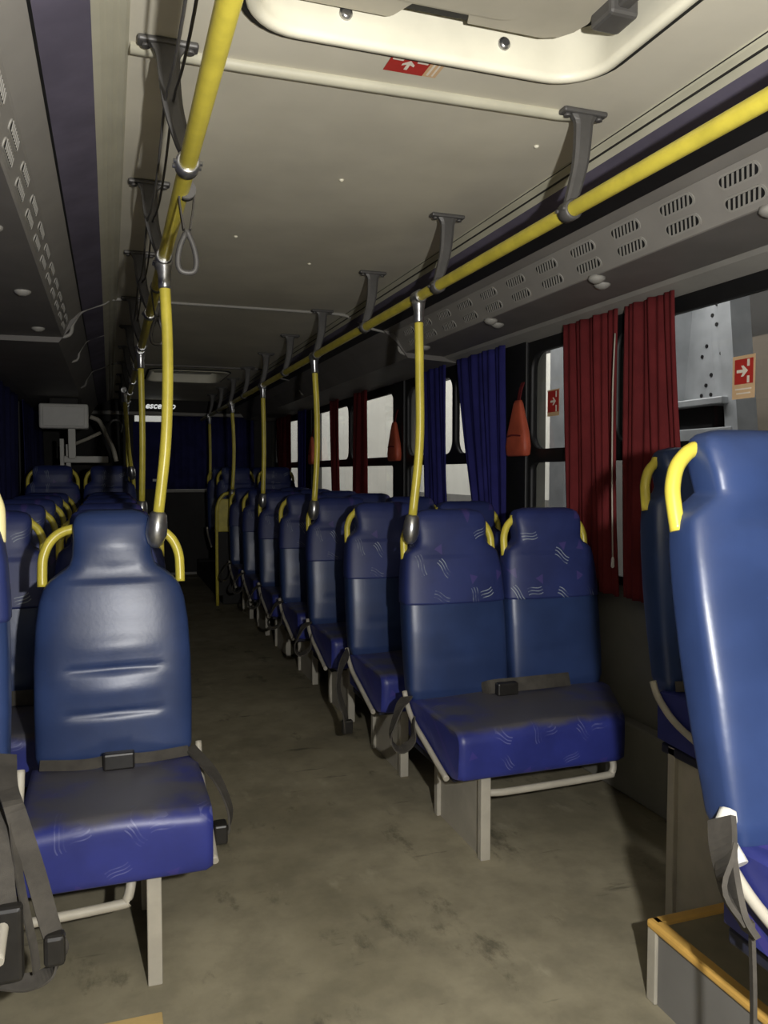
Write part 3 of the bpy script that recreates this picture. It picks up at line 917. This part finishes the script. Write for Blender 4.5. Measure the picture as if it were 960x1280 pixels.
near = make_seat('large blue seat on the raised step at the picture edge, yellow side handle', 'raised seats over the step', style='plain', zlift=.226, tilt=14.5, floor_z=.197, legx=-.09, belts='near', hw=.212, hh=.130)
near.location = (1.397, 1.02, 0)
back1 = make_seat('single blue window seat standing behind the large seat on the step, mostly in shadow', 'raised seats over the step', n=1, zlift=.22, tilt=9, floor_z=0.0, legx=-.17, belts='none', name='single_seat', legy=-.21, style='plain')
back1.location = (1.705, 1.86, 0)

GL = 'seats on the aisle opposite the curtains'
main = make_seat('shiny blue leatherette seat with tufted back, bowed yellow pole clamped to it', GL, side=-1, n=1, style='leather', hw=.222, belts='side', bench=False, legx=.085, name='single_seat')
main.location = (.004, 2.42, 0)
lrow = make_seat('blue seat just behind the shiny leatherette seat, only yellow handles showing', GL, side=-1, style='fabric', belts='none')
lrow.location = (-.215, 3.15, 0)
for k, Y in enumerate((3.85, 4.57, 5.3, 6.03)):
    dup(lrow, (-.215, Y, 0), '%s blue seat behind the shiny leatherette seat, only its yellow handles showing' % ORD[k + 1])
lr = make_seat('dark tall double seat far behind the shiny leatherette seat, under the grey box', 'raised rear seats', side=-1, zlift=.2, floor_z=.2, belts='none')
lr.location = (-.215, 6.76, 0)

nl = make_seat('raised blue seat cut off by the picture edge, white side handle, beside the shiny seat', 'raised seats over the step', side=-1, n=1, zlift=.16, tilt=7, floor_z=.15, legx=0.0, belts='none', name='single_seat', pale=True)
nl.location = (-.42, 1.81, 0.02)
# tangle of belts on the window seat by the picture edge
bm = bmesh.new()
ribbon(bm, [(.208, .0, .69), (.222, -.12, .665), (.243, -.20, .645), (.275, -.21, .53), (.302, -.21, .41), (.318, -.21, .366), (.30, -.215, .335), (.26, -.22, .326), (.215, -.22, .338)], .036, .005,
       [(.3, 1, .1), (.6, .7, 0), (.9, .3, 0), (.9, .3, 0), (.9, .4, 0), (.6, .8, 0), (.2, 1, .3), (.1, 1, .4), (.1, 1, .4)])
ribbon(bm, [(.238, -.205, .63), (.252, -.23, .52), (.272, -.235, .40), (.276, -.23, .35)], .018, .004, (.5, .8, 0))
ribbon(bm, [(.205, -.02, .68), (.218, -.18, .62), (.225, -.24, .54), (.232, -.25, .47)], .036, .006, (.9, .3, 0))
nb = obj('loose_belt', bm, 'belt', nl)
bm = bmesh.new(); box(bm, .19, .258, -.275, -.245, .36, .50, .008); box(bm, .288, .326, -.232, -.20, .35, .41, .008)
obj('buckle', bm, 'buckle', nb)

# ------------------------------------------------------------------ step platforms
t = thing('step_platform', 'low raised step with worn top and yellow nosing under the large edge seat', 'step', (1.24, 1.6, 0))
bm = bmesh.new(); box(bm, .004, .76, -2.2, -.004, 0, .188); obj('step_box', bm, 'shade_grey', t)
bm = bmesh.new(); box(bm, .02, .76, -2.2, -.02, .186, .196); obj('step_top', bm, 'step', t)
bm = bmesh.new(); box(bm, -.008, .026, -2.2, .006, .182, .204, .007); box(bm, .0, .76, -.028, .006, .182, .204, .007)
obj('nosing', bm, 'nosing', t)
bm = bmesh.new(); box(bm, -.004, .02, -.026, .006, 0, .185, .003); obj('corner_strip', bm, 'steel', t)  # paler strip paints the lit corner of the step face
tag(obj('step_platform', B(XL + .06, -.27, .3, 1.9, 0, .15, .01), 'shade_grey'), 'low grey step under the raised seat at the picture edge', 'step')
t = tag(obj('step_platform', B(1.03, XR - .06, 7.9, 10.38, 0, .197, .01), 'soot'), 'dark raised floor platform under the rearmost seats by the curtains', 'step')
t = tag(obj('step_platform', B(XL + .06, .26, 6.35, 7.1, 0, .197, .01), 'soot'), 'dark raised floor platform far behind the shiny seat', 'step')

bm = B(-.14, .098, 1.62, 1.925, 0.0, .012, .003)
tag(obj('floor_board', bm, 'tan'), 'tan board lying on the floor at the bottom edge before the shiny seat', 'board')

# ------------------------------------------------------------------ curtains
def curtain(name, label, cat, m, X, top, bot, zt, zb, folds, group, amp=.011, s=-1):
    bm = bmesh.new()
    nz, ny = 26, folds * 10
    g = {}
    ph = random.random() * 6
    for side in (0, 1):
        for i in range(nz + 1):
            q = i / nz
            a = top[0] + (bot[0] - top[0]) * q ** 1.2; b = top[1] + (bot[1] - top[1]) * q ** 1.2
            z = zt + (zb - zt) * q
            for j in range(ny + 1):
                u = j / ny
                y = a + (b - a) * u + .012 * math.sin(5 * u + 2.5 * q + ph) * q
                w = math.sin(2 * PI * folds * u + .9 * math.sin(2.2 * q + ph))
                x = X + s * (amp * (.55 + .5 * q) * w + .010 * math.sin(7 * u * folds * .37 + 1.3 * q)) + (side * .004)
                g[side, i, j] = bm.verts.new((x, y, z))
    for side in (0, 1):
        for i in range(nz):
            for j in range(ny):
                f = bm.faces.new((g[side, i, j], g[side, i, j + 1], g[side, i + 1, j + 1], g[side, i + 1, j])); f.smooth = True
    for i in range(nz):
        for j in (0, ny): bm.faces.new((g[0, i, j], g[1, i, j], g[1, i + 1, j], g[0, i + 1, j]))
    for j in range(ny):
        for i in (0, nz): bm.faces.new((g[0, i, j], g[1, i, j], g[1, i, j + 1], g[0, i, j + 1]))
    return tag(obj(name, bm, m), label, cat, group)
GC = 'window curtains on the lit side'
XC = 1.935
curtain('curtain', 'wide red curtain nearest the camera, hanging behind the large edge seat', 'curtain', 'red_fab', XC, (2.42, 2.72), (2.30, 2.70), 1.955, .80, 7, GC)
curtain('curtain', 'dark red pleated curtain beside the black pillar, above the first seat row', 'curtain', 'red_fab', XC, (2.76, 3.15), (2.72, 3.08), 1.955, .80, 8, GC)
curtain('curtain', 'broad blue curtain gathered beside the black window pillar', 'curtain', 'blue_fab', XC, (3.74, 4.36), (3.70, 4.06), 1.955, .84, 9, GC)
curtain('curtain', 'narrow blue curtain just behind the nearest yellow pole', 'curtain', 'blue_fab', XC, (4.50, 4.86), (4.42, 4.76), 1.955, .84, 5, GC)
curtain('curtain', 'narrow dark red curtain in the second window, nearer of its pair', 'curtain', 'red_fab', XC, (6.08, 6.46), (6.06, 6.54), 1.955, .84, 4, GC)
curtain('curtain', 'thin dark red curtain in the second window, further of its pair', 'curtain', 'red_fab', XC, (6.90, 7.22), (6.86, 7.12), 1.955, .84, 4, GC)
curtain('curtain', 'narrow blue curtain at the third pillar far down the bus', 'curtain', 'blue_fab', XC, (8.14, 8.55), (8.14, 8.55), 1.955, .84, 4, GC)
curtain('curtain', 'dim red curtain in the farthest side window by the rear', 'curtain', 'red_fab', XC, (8.9, 9.7), (8.9, 9.6), 1.955, .84, 5, GC)
XCL = XL + .06
GCL = 'window curtains on the dark side'
curtain('curtain', 'dark blue curtain hanging on the shadowed wall above the yellow handles', 'curtain', 'navy_fab', XCL, (5.75, 7.6), (5.9, 7.4), 1.955, .84, 9, GCL, s=1)
curtain('curtain', 'red curtain edge glimpsed at the picture border on the shadowed wall', 'curtain', 'red_fab', XCL, (4.9, 5.62), (4.9, 5.60), 1.955, .84, 5, GCL, s=1)
curtain('curtain', 'blue curtain on the shadowed wall beside the raised edge seat', 'curtain', 'navy_fab', XCL, (1.5, 4.6), (1.5, 4.5), 1.955, .84, 14, GCL, s=1)
curtain('curtain', 'navy curtain on the shadowed wall past the grey box', 'curtain', 'navy_fab', XCL, (7.9, 10.2), (7.9, 10.2), 1.955, .84, 12, GCL, s=1)
# rear curtain lies across the rear window
bm = bmesh.new()
g = []
for side in (0, 1):
    rowz = []
    for z in (2.0, 1.8, 1.5, 1.2, 1.09):
        row = []
        for j in range(97):
            u = j / 96; x = .72 + u * 1.05
            row.append(bm.verts.new((x, RY - .05 + .014 * math.sin(u * 2 * PI * 12) + side * .004, z)))
        rowz.append(row)
    g.append(rowz)
for side in (0, 1):
    for i in range(4):
        for j in range(96):
            bm.faces.new((g[side][i][j], g[side][i][j + 1], g[side][i + 1][j + 1], g[side][i + 1][j])).smooth = True
for i in range(4):
    for j in (0, 96): bm.faces.new((g[0][i][j], g[1][i][j], g[1][i + 1][j], g[0][i + 1][j]))
for j in range(96):
    for i in (0, 4): bm.faces.new((g[0][i][j], g[1][i][j], g[1][i][j + 1], g[0][i][j + 1]))
tag(obj('curtain', bm, 'navy_fab'), 'dark navy curtain covering the rear window at the end of the aisle', 'curtain')
bm = bmesh.new(); box(bm, .28, .74, RY - .03, RY - .022, 1.09, 1.925)
tag(obj('window_blind', bm, 'navy_fab'), 'dark blind over the lower rear window beside the navy curtain, bright gap above', 'blind')

# pull cord between the two red curtains
t = thing('pull_cord', 'thin pale pull cord hanging between the two red curtains', 'cord', (1.885, 2.70, .92))
bm = bmesh.new(); tube(bm, smooth_path([(.02, .035, .93), (.01, .03, .7), (0, .012, .35), (0, 0, .04)], 5), .0032, 6); obj('cord', bm, 'steel', t)
bm = bmesh.new(); tube(bm, [(0, 0, .045), (0, 0, .035), (0, 0, .005), (0, 0, 0)], [.003, .006, .007, .003], 8); obj('toggle', bm, 'white', t)

# red pouches on the window pillars
def pouch(Y, label, k=1.0):
    t = thing('red_pouch', label, 'pouch', (1.945, Y, 1.38), 'red pouches on the pillars')
    bm = bmesh.new(); rings = []
    for z, w, d in ((0, .085, .018), (.008, .098, .026), (.05, .100, .030), (.12, .088, .026), (.20, .058, .020), (.262, .036, .014), (.28, .028, .008)):
        w *= k
        rings.append([bm.verts.new((d * math.copysign(abs(math.sin(a)) ** .5, math.sin(a)), w * math.copysign(abs(math.cos(a)) ** .5, math.cos(a)), z)) for a in [2 * PI * i / 24 for i in range(24)]])
    loft(bm, rings); bm.faces.new(rings[0]); bm.faces.new(rings[-1])
    obj('pouch_body', bm, 'pouch', t)
    bm = bmesh.new(); ribbon(bm, [(.0, 0, .27), (.012, 0, .33), (.026, 0, .37)], .03, .004, (0, 1, 0)); obj('hanging_tab', bm, 'red_fab', t)
    bm = bmesh.new(); ribbon(bm, [(-.026, -.07 * k, .10), (-.034, 0, .105), (-.026, .07 * k, .10)], .008, .003, (0, 0, 1)); obj('seam', bm, 'red_fab', t)
pouch(3.60, 'faded red pouch hanging on the black pillar between blue and red curtains')
pouch(5.45, 'smaller looking red pouch on the pillar seen beside the nearest yellow pole')
pouch(7.95, 'tiny dark red pouch on the third pillar far down the bus', .8)

# ------------------------------------------------------------------ far end: sign, box, guard panel, frames
t = thing('destination_sign', 'dark header panel with white slanted lettering over the rear window', 'sign', (.75, RY - .02, 2.12))
bm = bmesh.new(); box(bm, -.55, .95, -.012, .018, -.07, .13, .006); obj('sign_panel', bm, 'soot', t)
fc = bpy.data.curves.new('lettering', 'FONT'); fc.body = 'escendo'; fc.size = .108; fc.shear = .3; fc.extrude = .002; fc.offset = .0025; fc.align_x = 'CENTER'
fo = bpy.data.objects.new('lettering_outline', fc); COL.objects.link(fo); bpy.context.view_layer.update()
me = bpy.data.meshes.new_from_object(fo.evaluated_get(bpy.context.evaluated_depsgraph_get())); bpy.data.objects.remove(fo)
fo = bpy.data.objects.new('lettering', me); COL.objects.link(fo); fo.parent = t; me.materials.clear()
fo.location = (-.145, -.016, -.03); fo.rotation_euler = (PI / 2, 0, 0); me.materials.append(M['lit_letters'])
bm = B(.505, .60, RY - .04, RY - .034, 1.185, 1.215)  # white strip standing for light through a gap
tag(obj('paper_tag', bm, 'letters'), 'tiny white tag low on the dark rear blind beside the bowed pole', 'tag')

t = thing('grey_box', 'pale grey box hung over the far seats beside the dark blue curtain', 'box', (-.37, 7.5, 1.68))
bm = bmesh.new(); box(bm, -.20, .20, 0, .16, 0, .215, .018, 3); obj('box_body', bm, 'grey_box', t)
bm = bmesh.new(); box(bm, -.17, .17, -.008, .002, .02, .19, .006); obj('front_panel', bm, 'grey_box', t)
bm = bmesh.new(); box(bm, .03, .09, .05, .09, -.26, .01, .005); obj('support_post', bm, 'white', t)
bm = bmesh.new(); box(bm, -.12, .12, .06, .12, .2, .273, .01); obj('roof_mount', bm, 'soot', t)

t = thing('tube_stand', 'pale angular frame with bent tubes standing below the grey box', 'frame', (-.35, 7.74, 0))
bm = bmesh.new(); box(bm, -.07, -.035, 0, .04, .9, 1.60, .004); box(bm, -.02, .02, 0, .04, .9, 1.55, .004); obj('upright', bm, 'white', t)
bm = bmesh.new(); box(bm, -.04, .34, -.02, .05, 1.385, 1.445, .008); obj('ledge', bm, 'white', t)
bm = bmesh.new(); tube(bm, [(0, 0, 1.53), (.16, 0, 1.60), (.28, 0, 1.66)], .016, 10); obj('diagonal_bar', bm, 'steel', t)
bm = bmesh.new(); tube(bm, smooth_path([(.19, 0, 1.80), (.26, 0, 1.77), (.30, 0, 1.70), (.33, 0, 1.62), (.38, 0, 1.52), (.41, 0, 1.40)], 5), .020, 10); obj('bent_tube', bm, 'steel', t)
bm = bmesh.new(); tube(bm, smooth_path([(.33, .0, 1.70), (.37, 0, 1.76), (.42, 0, 1.775), (.46, 0, 1.73), (.45, 0, 1.66)], 5), .012, 10); obj('loop_tube', bm, 'bracket', t)
bm = bmesh.new(); box(bm, -.05, .4, .0, .05, .0, .9, .01); obj('base_panel', bm, 'soot', t)

t = thing('yellow_barrier', 'yellow barrier panel with rounded rail at the rear end of the aisle', 'barrier', (.985, 7.85, 0))
bm = bmesh.new(); box(bm, 0, .13, 0, .02, .72, 1.04, .008); obj('panel_sheet', bm, 'yellow', t)
bm = bmesh.new(); tube(bm, smooth_path([(-.01, .01, 0), (-.01, .01, .8), (.0, .01, .98), (.06, .01, 1.08), (.14, .01, 1.09), (.20, .01, 1.04), (.205, .01, .2)], 6), .017, 10); obj('panel_rail', bm, 'yellow', t)
bm = bmesh.new(); box(bm, .0, .2, .0, .02, .1, .72); obj('lower_sheet', bm, 'soot', t)

# ------------------------------------------------------------------ outside the windows
def env(name, bm, m):
    o = obj(name, bm, m); o['kind'] = 'structure'; return o
env('outside_wall', B(5.2, 5.3, 6.25, 26, -.8, 2.78), 'white')
bm = bmesh.new(); box(bm, 5.17, 5.2, 6.25, 26, -.8, .95); env('outside_wall_plinth', bm, 'shade_grey')
env('outside_shed_wall', B(5.2, 5.3, -4, 6.25, -.8, 2.45), 'olive')
env('outside_shed_roof', B(5.5, 5.6, -4, 26, 2.3, 6), 'soot')
env('outside_ground', B(2.3, 8, -4, 26, -.9, -.8), 'shade_grey')
# perforated steel column with a ledge, close to the glass
t = thing('steel_column', 'grey perforated steel column outside the window behind the large edge seat', 'column', (3.2, 3.65, -.8))
def half(z): return .225 + .112 * (3.07 - z)
def slab(bm, x0, x1, f0, f1, z0, z1):
    vs = []
    for z in (z0, z1):
        for x, f in ((x0, f0), (x1, f0), (x1, f1), (x0, f1)): vs.append(bm.verts.new((x, f(z), z)))
    for q in ((0, 1, 2, 3), (4, 5, 6, 7), (0, 1, 5, 4), (1, 2, 6, 5), (2, 3, 7, 6), (3, 0, 4, 7)): bm.faces.new([vs[k] for k in q])
bm = bmesh.new(); slab(bm, 0, .012, lambda z: -half(z), half, 0, 3.9); obj('web', bm, 'galv', t)
bm = bmesh.new(); slab(bm, -.12, .0, lambda z: half(z) - .035, half, 0, 3.9); slab(bm, -.12, .0, lambda z: -half(z), lambda z: -half(z) + .09, 0, 3.9)
obj('flange', bm, 'galv', t)
bm = bmesh.new()
for zz in range(14):
    for k in range(3):
        z = 2.48 + zz * .055; y = -.08 + .075 * k + (.035 if zz % 2 else 0)
        if random.random() < .42: continue
        tube(bm, [(-.004, y, z), (.004, y, z)], .011, 10)
obj('bolt_holes', bm, 'hole', t)
bm = bmesh.new(); box(bm, -.16, .0, -.235, .265, 2.46, 2.50, .006); box(bm, -.13, -.0, -.27, .28, 1.2, 2.34, .006); obj('ledge', bm, 'galv', t)
bm = bmesh.new(); box(bm, -.10, -.02, -.10, .22, 2.34, 2.46); obj('recess', bm, 'hole', t)
t = thing('riveted_panel', 'low grey riveted sheet standing beside the perforated steel column outside', 'panel', (3.45, 4.35, -.8))
bm = bmesh.new(); box(bm, 0, .03, -.28, .6, 0, 2.72, .004); obj('sheet', bm, 'shade_grey', t)
bm = bmesh.new()
for k in range(9): tube(bm, [(-.004, -.02, 2.62 - .09 * k), (.004, -.02, 2.62 - .09 * k)], .012, 8)
obj('rivets', bm, 'white', t)
tag(obj('light_panel', B(4.6, 4.65, 5.0, 6.1, -.8, 2.05), 'white'), 'white sheet outside seen just past the edge of the near red curtain', 'panel')
tag(obj('grey_post', B(3.1, 3.25, 5.05, 5.25, -.8, 4), 'galv'), 'grey steel post outside the window beside the dark red curtain', 'post')
bm = bmesh.new(); box(bm, 2.5, 2.53, 4.52, 4.62, 1.60, 1.80, .01); tube(bm, [(2.52, 4.57, -.8), (2.52, 4.57, 1.6)], .012, 8)
tag(obj('mirror_arm', bm, 'hole'), 'small black mirror outside the window by the red pouch', 'mirror')
# pale glare beyond the far window
env('outside_rear_wall', B(-3, 5, 13.0, 13.1, -.8, 5), 'white')

# ------------------------------------------------------------------ lights
def area(name, loc, rot, sx, sy, p, col=(1, 1, 1)):
    l = bpy.data.lights.new(name, 'AREA'); l.shape = 'RECTANGLE'; l.size = sx; l.size_y = sy; l.energy = p; l.color = col
    o = bpy.data.objects.new(name, l); COL.objects.link(o); o.location = loc; o.rotation_euler = rot
    return o
# yard floodlights shine on the wall outside, plus a lamp added for the column
area('yard_light', (2.9, 11, 4.3), (0, math.radians(-55), 0), 0.6, 16, 560, (1, .97, .92))
area('yard_light', (2.2, 3.9, 3.3), (0, math.radians(-62), 0), 0.3, 3, 75, (1, .98, .95))  # added lamp, brightens the steel column outside
area('yard_light', (.9, 11.2, 3.8), (math.radians(50), 0, 0), 4, .5, 90)
# the phone's lamp, held beside the lens
fl = bpy.data.lights.new('flash', 'POINT'); fl.energy = 185; fl.shadow_soft_size = .018; fl.color = (1, .985, .95)
fo = bpy.data.objects.new('flash', fl); COL.objects.link(fo); fo.location = (.26, -.085, 1.38)

w = bpy.data.worlds.new('dim_surroundings'); S.world = w; w.use_nodes = True
w.node_tree.nodes['Background'].inputs[0].default_value = (.05, .053, .06, 1)
w.node_tree.nodes['Background'].inputs[1].default_value = .35

# ------------------------------------------------------------------ camera
cd = bpy.data.cameras.new('camera'); cam = bpy.data.objects.new('camera', cd); COL.objects.link(cam)
cd.sensor_fit = 'VERTICAL'; cd.sensor_height = 24; cd.lens = 24 * 1000 / 1280; cd.clip_start = .02
cam.location = (0, 0, 1.3)
cam.rotation_euler = (math.radians(90 - 2.85), 0, math.radians(-18.9))
S.camera = cam
S.view_settings.view_transform = 'Standard'; S.view_settings.look = 'None'
S.view_settings.exposure = 0; S.view_settings.gamma = 1; S.view_settings.use_curve_mapping = False
